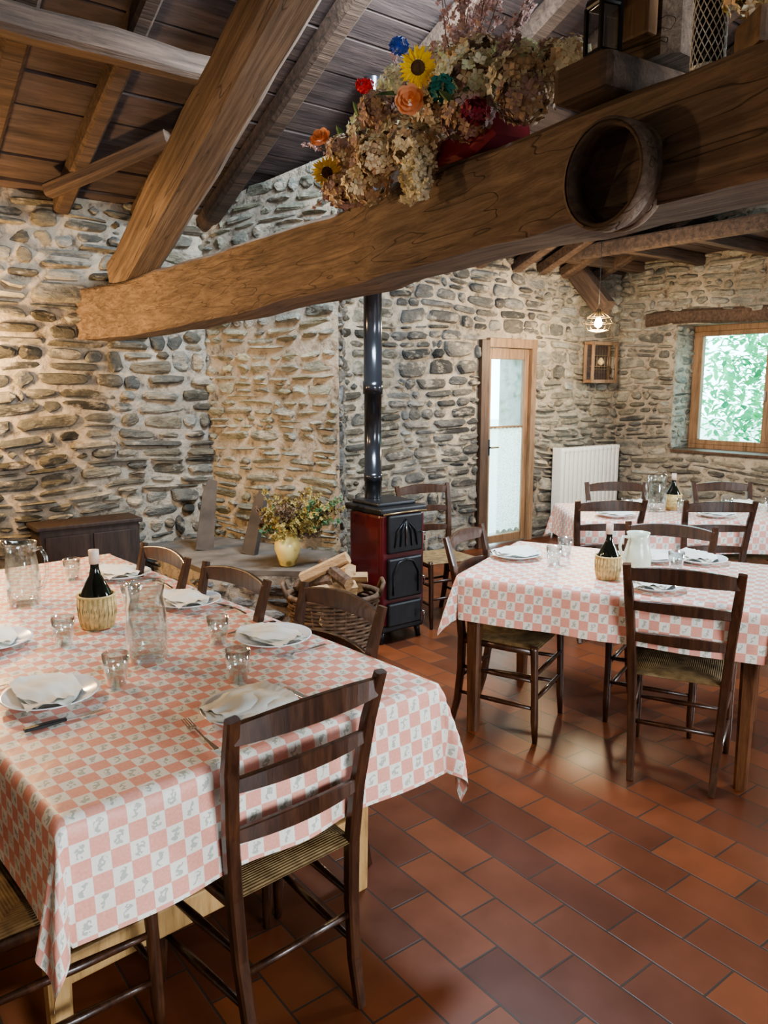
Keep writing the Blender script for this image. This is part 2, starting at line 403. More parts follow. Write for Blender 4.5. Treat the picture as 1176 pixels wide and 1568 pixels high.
def pal_pier(u,z,r):
    b=r.uniform(.17,.32); w=r.uniform(.2,1); return (b*(1+.08*w),b*(1+.04*w),b*(.86-.14*w))
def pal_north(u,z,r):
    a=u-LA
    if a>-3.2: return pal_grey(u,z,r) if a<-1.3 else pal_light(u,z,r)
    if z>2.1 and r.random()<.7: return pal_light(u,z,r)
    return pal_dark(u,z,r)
def slabbox(mb,org,ud,nv,u0,u1,z0,z1,th,mat='mortar'):
    org=Vector(org);ud=Vector(ud);nv=Vector(nv)
    vs=[org+ud*u+nv*(-t)+Vector((0,0,z)) for u in(u0,u1) for t in (0,th) for z in (z0,z1)]
    mb.add(vs,[(0,1,3,2),(4,6,7,5),(0,4,5,1),(2,3,7,6),(0,2,6,4),(1,5,7,3)],mat)
D0,D1,DZ=-2.13,-1.42,2.04      # door opening in a
mb=MB(); mb.usec=True; org=W(-LA,0)
slabbox(mb,org,U,-VV,-.4,LA+D0,0,EAVE+.15,.45)
slabbox(mb,org,U,-VV,LA+D1,LA+.45,0,EAVE+.15,.45)
slabbox(mb,org,U,-VV,LA+D0,LA+D1,DZ,EAVE+.15,.45)
stones(mb,org,U,-VV,LA,lambda u:EAVE+.05,[(LA+D0-.04,LA+D1+.04,0,DZ+.04)],3,pal_north)
mb.obj('wall_north')
N0,N1,NZ0,NZ1=.72,2.45,.92,2.23
mb=MB(); mb.usec=True; org=W(0,0)
slabbox(mb,org,-VV,-U,-.45,N0,0,EAVE+.1,.45)
slabbox(mb,org,-VV,-U,N1,LD+.4,0,EAVE+.1,.45)
slabbox(mb,org,-VV,-U,N0,N1,0,NZ0,.45)
slabbox(mb,org,-VV,-U,N0,N1,NZ1,EAVE+.1,.45)
def gable(mb,a):
    p=[W(a,0,EAVE),W(a,RIDGE,roofz(RIDGE)),W(a,LD,EAVE)]
    q=[x+U*(.4 if a==0 else -.4) for x in p]
    mb.add(p+q,[(0,1,2),(3,5,4),(0,3,4,1),(1,4,5,2),(2,5,3,0)],'mortar')
gable(mb,0)
stones(mb,org,-VV,-U,5.0,lambda u:min(EAVE+.1+SL*u,4.4),[(N0,N1,NZ0-.02,NZ1+.02)],11,pal_light,hr=(.05,.14),prot=(.008,.035))
stones(mb,W(0,N0+.0),U,-VV,.36,lambda u:NZ1,[],12,pal_light,z0=NZ0,prot=(.005,.02),wr=(.12,.3))
mb.obj('wall_east')
mb=MB(); slabbox(mb,W(-LA,0),-VV,U,-.4,LD+.4,0,EAVE+.1,.4,'plaster'); 
p=[W(-LA,0,EAVE),W(-LA,RIDGE,roofz(RIDGE)),W(-LA,LD,EAVE)]; q=[x-U*.4 for x in p]
mb.add(p+q,[(0,1,2),(3,5,4),(0,3,4,1),(1,4,5,2),(2,5,3,0)],'plaster'); mb.obj('wall_west')
mb=MB(); slabbox(mb,W(-LA,LD),U,VV,-.4,LA+.4,0,EAVE+.1,.4,'plaster'); mb.obj('wall_south')
# chimney pier
K=W(-4.985,0); E=Vector((-.30,5.15,0)); B2=Vector((-.34,6.65,0))
mb=MB(); mb.usec=True
hK=EAVE+.06; hE=3.06
vs=[K+V3(0,0,0),E+V3(0,0,0),B2,K+V3(0,0,hK),E+V3(0,0,hE),B2+V3(0,0,hK)]
mb.add(vs,[(0,1,4,3),(1,2,5,4),(2,0,3,5),(3,4,5),(0,2,1)],'mortar')
ud=(E-K).normalized(); nn=Vector((ud.y,-ud.x,0)); LL=(E-K).length
stones(mb,K,ud,nn,LL-.01,lambda u:hK+(hE-hK)*u/LL,[],21,pal_pier,prot=(.004,.022),hr=(.035,.11),wr=(.09,.32))
ud2=(B2-E).normalized(); nn2=Vector((ud2.y,-ud2.x,0))
stones(mb,E,ud2,nn2,1.3,lambda u:hE-.15,[],22,pal_grey,prot=(.006,.02))
mb.obj('wall_chimney_pier')
# floor
mb=MB(); mb.box((-LA/2,-LD/2,-.1),(LA+1,LD+1,.2),'floor'); mb.obj('floor',loc=G,rz=TH)
# roof boards
mb=MB()
for side in (0,1):
    d=-.3
    while d<RIDGE+.05:
        w=R.uniform(.17,.26); d2=min(d+w,RIDGE+.1)
        segs=[-LA-.3,R.uniform(-8.5,-6.5),R.uniform(-5,-2.5),.3]
        for i in range(3):
            a0,a1=segs[i]+.002,segs[i+1]-.002; dz=R.uniform(-.010,.010)
            def pt(a,dd,t):
                z=EAVE+SL*dd+.02+dz+t
                return (a,-(dd if side==0 else LD-dd),z)
            g=.008
            vs=[pt(a,dd,t) for a in(a0,a1) for dd in(d+g,d2-g) for t in(0,.025)]
            mb.add(vs,[(0,1,3,2),(4,6,7,5),(0,4,5,1),(2,3,7,6),(0,2,6,4),(1,5,7,3)],'board')
        d=d2
    f=(lambda dd:-dd) if side==0 else (lambda dd:-(LD-dd))
    vs=[(a,f(dd),EAVE+SL*dd+.06+t) for a in(-LA-.4,.4) for dd in(-.4,RIDGE+.02) for t in(0,.05)]
    mb.add(vs,[(0,1,3,2),(4,6,7,5),(0,4,5,1),(2,3,7,6),(0,2,6,4),(1,5,7,3)],'board')
mb.obj('ceiling',loc=G,rz=TH)
# rafters
mb=MB()
aa=-9.9
while aa<-.3:
    wd=R.uniform(.09,.13); ja=R.uniform(-.06,.06)
    for side in(0,1):
        f=(lambda dd:-dd) if side==0 else (lambda dd:-(LD-dd))
        path=[(aa+ja*i/8,f(RIDGE*i/8+.02),EAVE+SL*(RIDGE*i/8)-.055) for i in range(9)]
        mb.sweep(path,(wd,.12),'rafter','rect',jit=.012)
    aa+=R.choice([.36,.5,.62])
mb.obj('roof_rafters',loc=G,rz=TH)
beam_obj('roof_purlin',W(-10.3,1.45,roofz(1.45)-.20),W(-5.52,1.45,roofz(1.45)-.20),.13,.13,'rafter')
beam_obj('roof_purlin',W(-10.3,3.2,roofz(3.2)-.22),W(-.05,3.2,roofz(3.2)-.22),.19,.2,'rafter')
beam_obj('ridge_beam',W(-10.3,RIDGE,roofz(RIDGE)-.2),W(-.05,RIDGE,roofz(RIDGE)-.2),.2,.24,'rafter')
# main tie beam (slightly bent old timber)
cp=[(-1.97,5.37,1.91,2.24),(-1.5,5.0,1.91,2.24),(-.85,4.2,1.935,2.25),(-.16,3.25,1.965,2.245),(.14,2.65,1.965,2.235),(.45,2.03,1.955,2.195),(.72,1.45,1.945,2.155),(1.15,.6,1.94,2.15),(1.7,-.6,1.95,2.15),(2.2,-1.9,1.95,2.15)]
def interp(cp,n):
    out=[]
    for i in range(len(cp)-1):
        p0=cp[max(i-1,0)];p1=cp[i];p2=cp[i+1];p3=cp[min(i+2,len(cp)-1)]
        for k in range(n):
            t=k/n
            out.append(tuple(.5*((2*b)+(-a+c)*t+(2*a-5*b+4*c-d)*t*t+(-a+3*b-3*c+d)*t**3) for a,b,c,d in zip(p0,p1,p2,p3)))
    out.append(cp[-1]); return out
ip=interp(cp,6)
bm_,L_=beammat((cp[0][0],cp[0][1],2.08),(cp[-1][0],cp[-1][1],2.08)); inv=bm_.inverted()
path=[];wh=[]
for i,(x,y,zb,zt) in enumerate(ip):
    path.append(inv@Vector((x-.03,y-.02,(zb+zt)/2))); wh.append((.22,zt-zb))
mb=MB(); mb.sweep(path,wh,'beam','rect',jit=.018,ch=.07); mb.obj('tie_beam',mw=bm_)
beam_obj('principal_rafter',(-1.68,5.2,2.30),(1.0,1.54,4.20),.23,.25,'beam',.02)
beam_obj('roof_strut',(-2.05,4.95,2.78),(-1.25,4.75,3.02),.09,.08,'rafter',.01)
# loft over window
mb=MB()
d=0.0
while d<6.5:
    w=R.uniform(.16,.24); mb.box((-.62,-(d+w/2),2.93),(1.24,w-.008,.03),'board'); d+=w
for d in (.25,.95,1.65,2.35,3.05,3.75,4.45,5.2): mb.box((-.62,-d,2.86),(1.24,.09,.11),'rafter',bev=.012)
mb.box((-1.26,-3.2,2.87),(.10,6.4,.13),'rafter',bev=.02)
mb.obj('ceiling_loft',loc=G,rz=TH)
beam_obj('bracket_post',W(-.92,.50,2.36),W(-.88,.10,2.76),.15,.2,'rafter',.012)
# lintel + window
mb=MB(); mb.sweep([(0,-.36-.27*i,2.30+.015*math.sin(i)) for i in range(10)],(.14,.15),'rafter','rect',jit=.01); mb.obj('window_lintel',loc=W(.03,0),rz=TH)
mb=MB()
def wframe(mb,y0,y1,z0,z1,x,t,w,mat):
    mb.box((x,(y0+y1)/2,z1-w/2),(t,abs(y1-y0),w),mat,bev=.006); mb.box((x,(y0+y1)/2,z0+w/2),(t,abs(y1-y0),w),mat,bev=.006)
    mb.box((x,y0+math.copysign(w/2,y1-y0),(z0+z1)/2),(t,w,z1-z0-2*w),mat,bev=.006); mb.box((x,y1-math.copysign(w/2,y1-y0),(z0+z1)/2),(t,w,z1-z0-2*w),mat,bev=.006)
wframe(mb,-N0-.01,-N1+.01,NZ0,NZ1,.36,.08,.06,'frame')
wframe(mb,-N0-.07,-1.58,NZ0+.06,NZ1-.06,.345,.06,.05,'frame'); wframe(mb,-1.58,-N1+.07,NZ0+.06,NZ1-.06,.345,.06,.05,'frame')
mb.box((.35,-1.58,1.57),(.008,1.5,1.12),'pane'); mb.box((.305,-1.55,1.5),(.03,.02,.1),'steel',bev=.005)
mb.box((.17,-1.585,NZ0-.0),(.4,1.7,.03),'framedark',bev=.006)
mb.obj('window_1',loc=G,rz=TH)
# door
mb=MB()
w0,w1=D0,D1
def bx(x0,x1,y0,y1,z0,z1,mat,b=.006): mb.box(((x0+x1)/2,(y0+y1)/2,(z0+z1)/2),(x1-x0,y1-y0,z1-z0),mat,bev=b)
bx(w0-.05,w0+.06,-.05,.12,0,2.04,'framedark'); bx(w1-.04,w1+.03,-.04,.12,0,2.04,'frame'); bx(w0+.06,w1+.03,-.045,.12,1.97,2.06,'frame')
l0,l1=w0+.065,w1-.045
bx(l0,l0+.065,0,.05,.02,1.965,'frame'); bx(l1-.065,l1,0,.05,.02,1.965,'frame'); bx(l0+.07,l1-.07,0,.05,1.86,1.965,'frame'); bx(l0+.07,l1-.07,0,.05,.02,.10,'frame'); bx(l0+.07,l1-.07,.01,.04,1.18,1.205,'frame',.003)
bx(l0+.06,l1-.06,.02,.026,.09,1.87,'pane',0)
mb.sweep([(l0+.04,-.02,1.0),(l0+.04,-.05,1.0),(l0+.13,-.055,1.0)],.018,'brass')
bx(l0+.025,l0+.055,-.012,0,.92,1.08,'black',.004)
nx=40; vs=[];fs=[]
for j in range(2):
    for i in range(nx+1):
        x=l0+.07+(l1-l0-.14)*i/nx; zb=.12+.03*abs(math.sin(i*math.pi/8))
        vs.append((x,.008+.006*math.sin(i*1.3),zb if j==0 else 1.19))
for i in range(nx): fs.append((i,i+1,nx+2+i,nx+1+i))
mb.add(vs,fs,'lace',True); mb.sweep([(l0+.07,.008,1.19),(l1-.07,.008,1.19)],.008,'brass')
mb.obj('door_1',loc=G,rz=TH)
# radiator
mb=MB(); x0,x1=-1.12,-.12; n=14
for i in range(n):
    x=x0+(x1-x0)*(i+.5)/n
    mb.box((x,-.16,.52),(.05,.035,.86),'white',bev=.012); mb.box((x,-.09,.52),(.05,.035,.86),'white',bev=.012); mb.box((x,-.125,.93),(.062,.11,.05),'white',bev=.014); mb.box((x,-.125,.12),(.062,.11,.05),'white',bev=.014)
mb.box((x0-.005,-.125,.52),(.012,.12,.88),'white',bev=.004)
mb.sweep([(x0+.03,-.125,.1),(x0-.05,-.125,.08),(x0-.05,-.12,0)],.022,'white')
mb.sweep([(x1-.05,-.125,.12),(x1-.05,-.125,0)],.022,'white')
mb.obj('radiator',loc=G,rz=TH)
# shallow wall birdcage in a wooden frame
mb=MB(); c=Vector((-.46,-.12,1.85)); hx,hy,hz=.20,.05,.20
mb.box(c+V3(0,hy,0),(2*hx,.012,2*hz),'board')
for i in(-1,1):
    for j in(-1,1): mb.box(c+V3(i*hx,j*hy,0),(.036,.02,2*hz),'frame',bev=.004)
for k in(-1,1):
    for j in(-1,1): mb.box(c+V3(0,j*hy,k*hz),(2*hx+.036,.02,.036),'frame',bev=.004)
    for i in(-1,1): mb.box(c+V3(i*hx,0,k*hz),(.02,2*hy,.03),'frame',bev=.004)
for k in range(9):
    x=-hx+2*hx*(k+.5)/9; mb.sweep([c+V3(x,-hy,-hz),c+V3(x,-hy,hz)],.005,'brass',n=4)
for z in(-.07,.07): mb.sweep([c+V3(-hx,-hy-.004,z),c+V3(hx,-hy-.004,z)],.006,'brass',n=4)
mb.sweep([c+V3(-.18,0,-.04),c+V3(.18,0,-.04)],.012,'frame',n=6)
mb.lathe([(.001,-.03),(.03,-.015),(.035,.01),(.022,.04),(.001,.055)],'straw',10,Matrix.Translation(c+V3(.0,0,.0)))
mb.obj('birdcage',loc=G,rz=TH)
# low dark cabinet
mb=MB(); a0,a1=-6.3,-5.66
def bxx(x0,x1,y0,y1,z0,z1,mat,b=.008): mb.box(((x0+x1)/2,(y0+y1)/2,(z0+z1)/2),(x1-x0,y1-y0,z1-z0),mat,bev=b)
bxx(a0,a1,-.31,-.07,.06,.69,'cabinet'); bxx(a0-.02,a1+.02,-.33,-.06,.69,.72,'cabinet')
bxx(a0+.03,(a0+a1)/2-.01,-.325,-.31,.1,.65,'cabinet'); bxx((a0+a1)/2+.01,a1-.03,-.325,-.31,.1,.65,'cabinet')
for x in(a0+.03,a1-.03):
    for y in(-.28,-.10): bxx(x-.025,x+.025,y-.025,y+.025,0,.07,'cabinet')
for x in((a0+a1)/2-.04,(a0+a1)/2+.04): mb.lathe([(.001,0),(.012,.003),(.014,.012),(.006,.02)],'brass',10,Matrix.Translation((x,-.325,.42))@Matrix.Rotation(math.pi/2,4,'X'))
mb.obj('low_wooden_cabinet',loc=G,rz=TH)
# hearth platform
poly=[W(-5.55,.03),Vector((-1.12,4.66,0)),Vector((-.30,4.60,0)),Vector((-.31,5.13,0)),K+V3(.05,-.08,0)]
mb=MB(); mb.usec=True; n=len(poly)
mb.add([p+V3(0,0,0) for p in poly]+[p+V3(0,0,.44) for p in poly],[tuple(range(n-1,-1,-1)),tuple(range(n,2*n))]+[(i,(i+1)%n,n+(i+1)%n,n+i) for i in range(n)],'mortar')
for i in (0,1,2):
    p,q=poly[i],poly[i+1]; u_=(q-p).normalized(); stones(mb,p,u_,Vector((u_.y,-u_.x,0)),(q-p).length,lambda u:.40,[],30+i,pal_grey,hr=(.07,.12),wr=(.12,.3),prot=(.005,.02))
mb.add([p+V3(0,0,.442) for p in poly]+[p+V3(0,0,.475) for p in poly],[tuple(range(n-1,-1,-1)),tuple(range(n,2*n))]+[(i,(i+1)%n,n+(i+1)%n,n+i) for i in range(n)],'slab')
mb.obj('stone_hearth')
HZ=.477
def slab(name,base,w,h,t,rz,lean):
    mb=MB(); pts=[(-w/2,0),(w/2*.9,0),(w/2*.8,h*.5),(w*.35,h*.97),(-w*.1,h),(-w*.35,h*.8)]
    vs=[(x,0,z) for x,z in pts]+[(x,t,z) for x,z in pts]; n=len(pts)
    mb.add(vs,[tuple(range(n)),tuple(range(2*n-1,n-1,-1))]+[(i,(i+1)%n,n+(i+1)%n,n+i) for i in range(n)],'slabdark')
    mb.obj(name,mw=TR(base,rz,-lean,.12))
slab('leaning_stone_slab',(-1.24,5.22,HZ),.13,.50,.05,math.radians(15),.16)
slab('leaning_stone_slab',(-.92,5.08,HZ),.12,.44,.04,math.radians(-32),.2)
# ---------------------------------------------------------------- stove
mb=MB()
w,dp=.34,.36
for x in(-.14,.14):
    for y in(-.14,.14): mb.sweep([(x,y,.09),(x*1.08,y*1.08,.0)],[.045,.03],'black')
mb.box((0,0,.10),(w,dp,.05),'black',bev=.012)
mb.box((0,0.01,.47),(w-.02,dp-.03,.70),'redenamel',bev=.02)
mb.box((0,0,.845),(w+.03,dp+.03,.04),'black',bev=.012)
mb.box((0,.02,.875),(w-.04,dp-.08,.03),'black',bev=.012)
F=-dp/2
mb.box((0,F+.012,.47),(w-.01,.03,.70),'redenamel',bev=.01)
mb.box((0,F-.012,.70),(w-.07,.03,.24),'black',bev=.012)
mb.box((0,F-.012,.42),(w-.07,.03,.26),'black',bev=.012)
mb.box((0,F-.012,.19),(w-.07,.03,.15),'black',bev=.012)
for k in range(5): mb.sweep([(-.09+.045*k,F-.03,.62),(-.07+.035*k,F-.034,.72),(0,F-.03,.79)],.008,'steel' if k==2 else 'black',n=6)
mb.sweep([(-.1,F-.03,.32),(-.1,F-.03,.45),(-.06,F-.03,.52),(0,F-.03,.54),(.06,F-.03,.52),(.1,F-.03,.45),(.1,F-.03,.32)],.012,'black',n=6)
for z in (.70,.42,.19): mb.sweep([(.12,F-.03,z),(.12,F-.065,z),(.12,F-.065,z-.05)],.012,'steel',n=8)
mb.sweep([(-.17,F-.02,.83),(0,F-.05,.84),(.17,F-.02,.83)],.012,'brass',n=8)
mb.obj('cast_iron_stove',loc=(.01,4.84,0),rz=TH)
mb=MB()
ztop=roofz(dof(-.07,4.98))-.0
prof=[(.055,.892),(.055,1.0),(.06,1.0),(.06,1.05),(.055,1.05),(.055,1.55),(.063,1.55),(.063,1.63),(.058,1.63),(.058,2.25),(.066,2.25),(.066,2.33),(.06,2.33),(.06,ztop)]
mb.lathe(prof,'flue',20); mb.obj('stove_flue_pipe',loc=(-.07,4.92,0))
# firewood basket (basket and its logs)
basket=bpy.data.objects.new('firewood_basket',None); sc.collection.objects.link(basket); basket.location=(-.29,4.26,0); basket.rotation_euler=(0,0,.1)
mb=MB(); rows=19
for i in range(rows):
    z=.02+i*.0215; rad=.20+.055*(i/rows); pts=[]
    for k in range(72):
        a=2*math.pi*k/72; rr=rad+.008*math.sin(12*a+math.pi*(i%2)); pts.append((rr*math.cos(a),rr*.75*math.sin(a),z))
    mb.sweep(pts,.021,'wicker',n=6,closed=True)
for k in range(24):
    a=2*math.pi*k/24; mb.sweep([(.195*math.cos(a),.146*math.sin(a),0),(.258*math.cos(a),.193*math.sin(a),.43)],.012,'wicker',n=5)
pts=[(.262*math.cos(2*math.pi*k/48),.196*math.sin(2*math.pi*k/48),.43) for k in range(48)]
mb.sweep(pts,.035,'wicker',n=8,closed=True)
mb.lathe([(.001,.012),(.19,.012)],'wicker',24)
for sx in(-1,1): mb.sweep([(sx*.26,-.07,.43),(sx*.285,-.05,.50),(sx*.285,.05,.50),(sx*.26,.07,.43)],.025,'wicker')
mb.obj('basket',parent=basket)
mb=MB()
for i in range(20):
    L=R.uniform(.24,.32); r=R.uniform(.035,.052); top=i>=9
    p=Vector((R.uniform(-.11,.11),R.uniform(-.06,.06),.12+i*.0245))
    mm=TR(p,R.uniform(0,6.28) if not top else R.uniform(-1.2,.9),R.uniform(0,6),R.uniform(-.6,.6) if top else R.uniform(-.1,.1))
    sec=[(0,-r*.7),(r,-r*.2),(r*.8,r*.6),(0,r*.9),(-r*.8,r*.5),(-r*.9,-r*.1)]
    vs=[(sx*L/2,y,z) for sx in(-1,1) for y,z in sec]
    mb.add(vs,[tuple(range(6)),tuple(range(11,5,-1))]+[(0,1,7,6),(5,0,6,11)],'log',False,mm)
    mb.add(vs,[(1,2,8,7),(2,3,9,8),(3,4,10,9),(4,5,11,10)],'bark' if i%3==0 else 'log',False,mm)
mb.obj('firewood_logs',parent=basket)
# ---------------------------------------------------------------- flora helpers
def basis(n):
    n=Vector(n).normalized(); a=n.cross(Vector((0,0,1)));
    if a.length<.01: a=Vector((1,0,0))
    a.normalize(); b=n.cross(a); return a,b,n
def floret(mb,p,n,s,mat):
    a,b,n=basis(n); ph=R.uniform(0,1.5)
    for k in range(4):
        t=ph+k*math.pi/2; d=a*math.cos(t)+b*math.sin(t); e=a*math.cos(t+1.57)+b*math.sin(t+1.57)
        mb.add([p,p+d*s*.55+e*s*.42+n*s*.1,p+d*s+n*s*.28,p+d*s*.55-e*s*.42+n*s*.1],[(0,1,2,3)],mat)
def flball(mb,c,r,n,mats,s=.014,sq=.8):
    c=Vector(c)
    for i in range(n):
        v=Vector((R.gauss(0,1),R.gauss(0,1),R.gauss(0,1))).normalized()
        q=Vector((v.x,v.y,v.z*sq)); floret(mb,c+q*r*R.uniform(.8,1.05),v+Vector((0,0,.1)),s*R.uniform(.8,1.3),R.choice(mats))
def spray(mb,base,tip,mat,n=26,w=.03,s=.008,stem='twig'):
    base=Vector(base);tip=Vector(tip); d=tip-base
    mid=base+d*.5+V3(R.uniform(-.02,.02),R.uniform(-.02,.02),.01)
    mb.sweep([base,mid,tip],[.004,.003,.002],stem,n=4)
    for i in range(n):
        t=R.uniform(.45,1.0); ww=w*(1.15-t)*1.3
        p=base.lerp(tip,t)+V3(R.uniform(-1,1)*ww,R.uniform(-1,1)*ww,R.uniform(-.5,1)*ww)
        floret(mb,p,V3(R.uniform(-1,1),R.uniform(-1,1),R.uniform(-.2,1)),s*R.uniform(.7,1.4),mat)
        floret(mb,p,V3(R.uniform(-1,1),R.uniform(-1,1),R.uniform(-.2,1)),s*R.uniform(.7,1.4),mat)
def sunfl(mb,c,n,r,pm='yellow',cm='brown'):
    c=Vector(c);a,b,n=basis(n)
    mt=Matrix((a,b,n)).transposed().to_4x4(); mt.translation=c
    mb.lathe([(.0005,r*.14),(r*.2,r*.16),(r*.34,r*.1),(r*.38,0),(.0005,-r*.1)],cm,16,mt)
    for ring in(0,1):
        for k in range(16):
            t=2*math.pi*(k+.5*ring)/16+R.uniform(-.08,.08); d=a*math.cos(t)+b*math.sin(t); e=a*math.cos(t+1.57)+b*math.sin(t+1.57)
            L=r*R.uniform(.9,1.08); o=n*(.02*r*ring)
            mb.add([c+d*r*.3+o,c+d*L*.6+e*r*.13+n*r*.12+o,c+d*L+n*r*R.uniform(-.05,.2)+o,c+d*L*.6-e*r*.13+n*r*.12+o],[(0,1,2,3)],pm)
def rose(mb,c,n,r,mat):
    c=Vector(c);a,b,n=basis(n)
    for ring,(rr,h,cnt) in enumerate([(.25,.75,3),(.5,.7,5),(.8,.55,6),(1.05,.3,7)]):
        for k in range(cnt):
            t=2*math.pi*k/cnt+ring*.6; g=[]
            for j in range(5):
                u=(j-2)/2; tt=t+u*(3.0/cnt)*1.1
                d=a*math.cos(tt)+b*math.sin(tt)
                g+= [c+d*r*rr*.35, c+d*r*rr*(.95-.1*u*u)+n*r*h*(.6-.2*u*u), c+d*r*rr*1.12*(1-.12*u*u)+n*r*h*(1-.35*u*u)]
            fs=[]
            for j in range(4):
                for q in range(2): fs.append((j*3+q,j*3+q+1,(j+1)*3+q+1,(j+1)*3+q))
            mb.add(g,fs,mat,True)
def leaf(mb,p,d,L,w,mat):
    p=Vector(p);d=Vector(d).normalized(); s=d.cross(Vector((0,0,1)));
    if s.length<.05: s=Vector((1,0,0))
    s.normalize(); u=s.cross(d)
    mb.add([p,p+d*L*.35+s*w+u*.1*L,p+d*L*.7+s*w*.7+u*.08*L,p+d*L,p+d*L*.7-s*w*.7+u*.08*L,p+d*L*.35-s*w+u*.1*L],[(0,1,2,3),(0,3,4,5)],mat)
# vase + plant
mb=MB()
mb.lathe([(.001,.002),(.045,.0),(.05,.01),(.062,.05),(.082,.11),(.08,.15),(.058,.19),(.045,.215),(.055,.24),(.05,.24),(.04,.21),(.05,.15),(.001,.1)],'vase',28)
for i in range(64):
    a=R.uniform(0,6.28); t=R.uniform(.05,.28); tip=V3(math.cos(a)*t*1.1+.07,math.sin(a)*t*.8,.24+R.uniform(-.06,.27)*(1.15-t*1.5))
    spray(mb,(0.01*math.cos(a),.01*math.sin(a),.2),tip,R.choice(['mustard','twig','mustard','mustard','green']),20,.05,.013)
mb.obj('vase_of_dried_flowers',loc=(-.61,4.76,HZ))
# ---------------------------------------------------------------- arrangement on beam
bd=Vector((.447,-.894,0)); nb=Vector((-.894,-.447,0)); C0=Vector((.18,2.52,2.255))
def BP(s,o,z):
    k=1-.40*max(0,min(1,(s+.1)/.5))
    return C0+bd*s+nb*o+V3(0,0,z*k if z>0 else z)
mb=MB()
mb.sweep([BP(-.05,.03,.03),BP(0,.03,-.0),BP(.33,.03,-.0),BP(.40,.03,.03)],[(.12,.06),(.15,.08),(.15,.08),(.12,.06)],'redpot','rect')
for (s,o,z,r,mt) in [(-.05,.12,.10,.085,['tan','cream','mauve']),(.12,.16,.03,.08,['cream','tan','cream']),(.30,.10,.20,.10,['cream','palegreen','cream']),(.46,.05,.17,.085,['cream','tan','cream']),
  (-.22,.12,.14,.09,['mauve','tan','cream']),(-.36,.06,.21,.09,['palegreen','cream']),(-.14,.06,.27,.085,['palegreen','cream','cream']),(.12,.02,.28,.09,['cream','tan','cream']),(.34,.12,.07,.075,['mauve','tan']),
  (-.42,.12,.06,.085,['tan','mauve']),(-.30,.19,-.01,.075,['mauve','tan']),(-.12,.20,-.03,.075,['cream','tan']),(.50,.06,.08,.07,['mauve','tan']),(-.5,.04,.15,.08,['tan','palegreen']),(.0,.22,.02,.065,['cream','tan']),
  (.25,.04,.32,.07,['tan','cream']),(-.28,-.0,.30,.08,['palegreen','cream']),(.20,.14,.14,.075,['cream','cream','tan']),(.54,-.02,.20,.08,['tan','cream']),(-.2,.15,.05,.07,['mauve','mauve','tan']),(-.08,.18,.18,.06,['mauve','tan']),
  (-.45,.02,.26,.07,['palegreen','cream']),(-.02,.0,.32,.08,['palegreen','cream']),(-.38,.16,.13,.065,['mauve','tan','cream']),(.40,.0,.28,.07,['cream','palegreen']),(-.55,.06,.05,.06,['mauve','tan'])]:
    flball(mb,BP(s,o,z),r*.75,24,['twig','tan'],.02); flball(mb,BP(s,o,z),r,140,mt,.0165)
for i in range(24):
    s=R.uniform(-.4,.5); b=BP(s*.6,.03,.1); tip=BP(s+R.uniform(-.08,.1),R.uniform(-.08,.16),.30+R.uniform(0,.12)*(1 if s<.15 else .6))
    spray(mb,b,tip,R.choice(['pinkspray','mauve','pinkspray','tan','palegreen']),24,.035,.009)
for i in range(12):
    spray(mb,BP(.16,0.02,.15),BP(.16+.035*i-.1,R.uniform(-.04,.1),.44+R.uniform(0,.19)),R.choice(['pinkspray','pinkspray','mauve']),34,.035,.009)
for i in range(20):
    spray(mb,BP(-.35,.08,.1),BP(-.52-R.uniform(0,.17),R.uniform(-.02,.2),R.uniform(-.03,.28)),R.choice(['pinkspray','mauve','tan']),18,.03,.009)
for i in range(9): spray(mb,BP(.16,.16,.05),BP(.18+R.uniform(-.06,.06),.2,-.12+R.uniform(-.03,.05)),'cream',30,.045,.012)
for i in range(26): leaf(mb,BP(R.uniform(-.45,.45),R.uniform(.02,.18),R.uniform(0,.22)),V3(R.uniform(-1,1),-abs(R.gauss(.5,.4)),R.uniform(-.4,.6)),R.uniform(.06,.10),.014,R.choice(['green','teal','green']))
sunfl(mb,BP(.23,.215,.25),V3(-.1,-1,-.25),.052); sunfl(mb,BP(-.35,.24,.05),V3(.1,-1,-.2),.052)
rose(mb,BP(.24,.245,.13),V3(-.1,-1,-.1),.034,'peach'); rose(mb,BP(-.40,.24,.17),V3(-.3,-.8,.4),.032,'peach'); rose(mb,BP(-.48,.2,.20),V3(-.5,-.8,.4),.026,'peach')
flball(mb,BP(-.26,.14,.31),.026,40,['red'],.012); flball(mb,BP(-.06,.12,.37),.026,40,['blue'],.012)
flball(mb,BP(.33,.20,.16),.03,40,['teal'],.016); flball(mb,BP(.46,.18,.02),.03,40,['redpot'],.016)
mb.obj('dried_flower_arrangement',recalc=False)
# round wooden sieve on beam face
mb=MB()
mb.lathe([(.090,0),(.095,0),(.098,.04),(.098,.08),(.089,.08),(.085,.04),(.085,.012),(.001,.012)],'rafter',40)
mb.lathe([(.0985,.045),(.103,.047),(.103,.08),(.097,.082)],'beam',40)
mb.lathe([(.096,.004),(.100,.006),(.101,.022),(.097,.024)],'beam',40)
q=V3(-.84,-.54,-.03).to_track_quat('Z','Y').to_matrix().to_4x4(); q.translation=V3(.488,1.612,2.005); mb.obj('wooden_sieve',mw=q)
ang=math.atan2(bd.y,bd.x)
mb=MB(); mb.box((0,0,2.215),(.15,.40,.075),'rafter',bev=.02); mb.obj('beam_pad_block',loc=(.56,1.78,0),rz=ang+.1)
mb=MB(); mb.sweep([(0,0,2.255),(0,0,2.6),(0,0,3.1),(0,0,3.6)],(.16,.15),'beam','rect',ref=(0,1,0),jit=.012)
mb.box((.0,-.095,2.46),(.11,.03,.34),'frame',bev=.006)
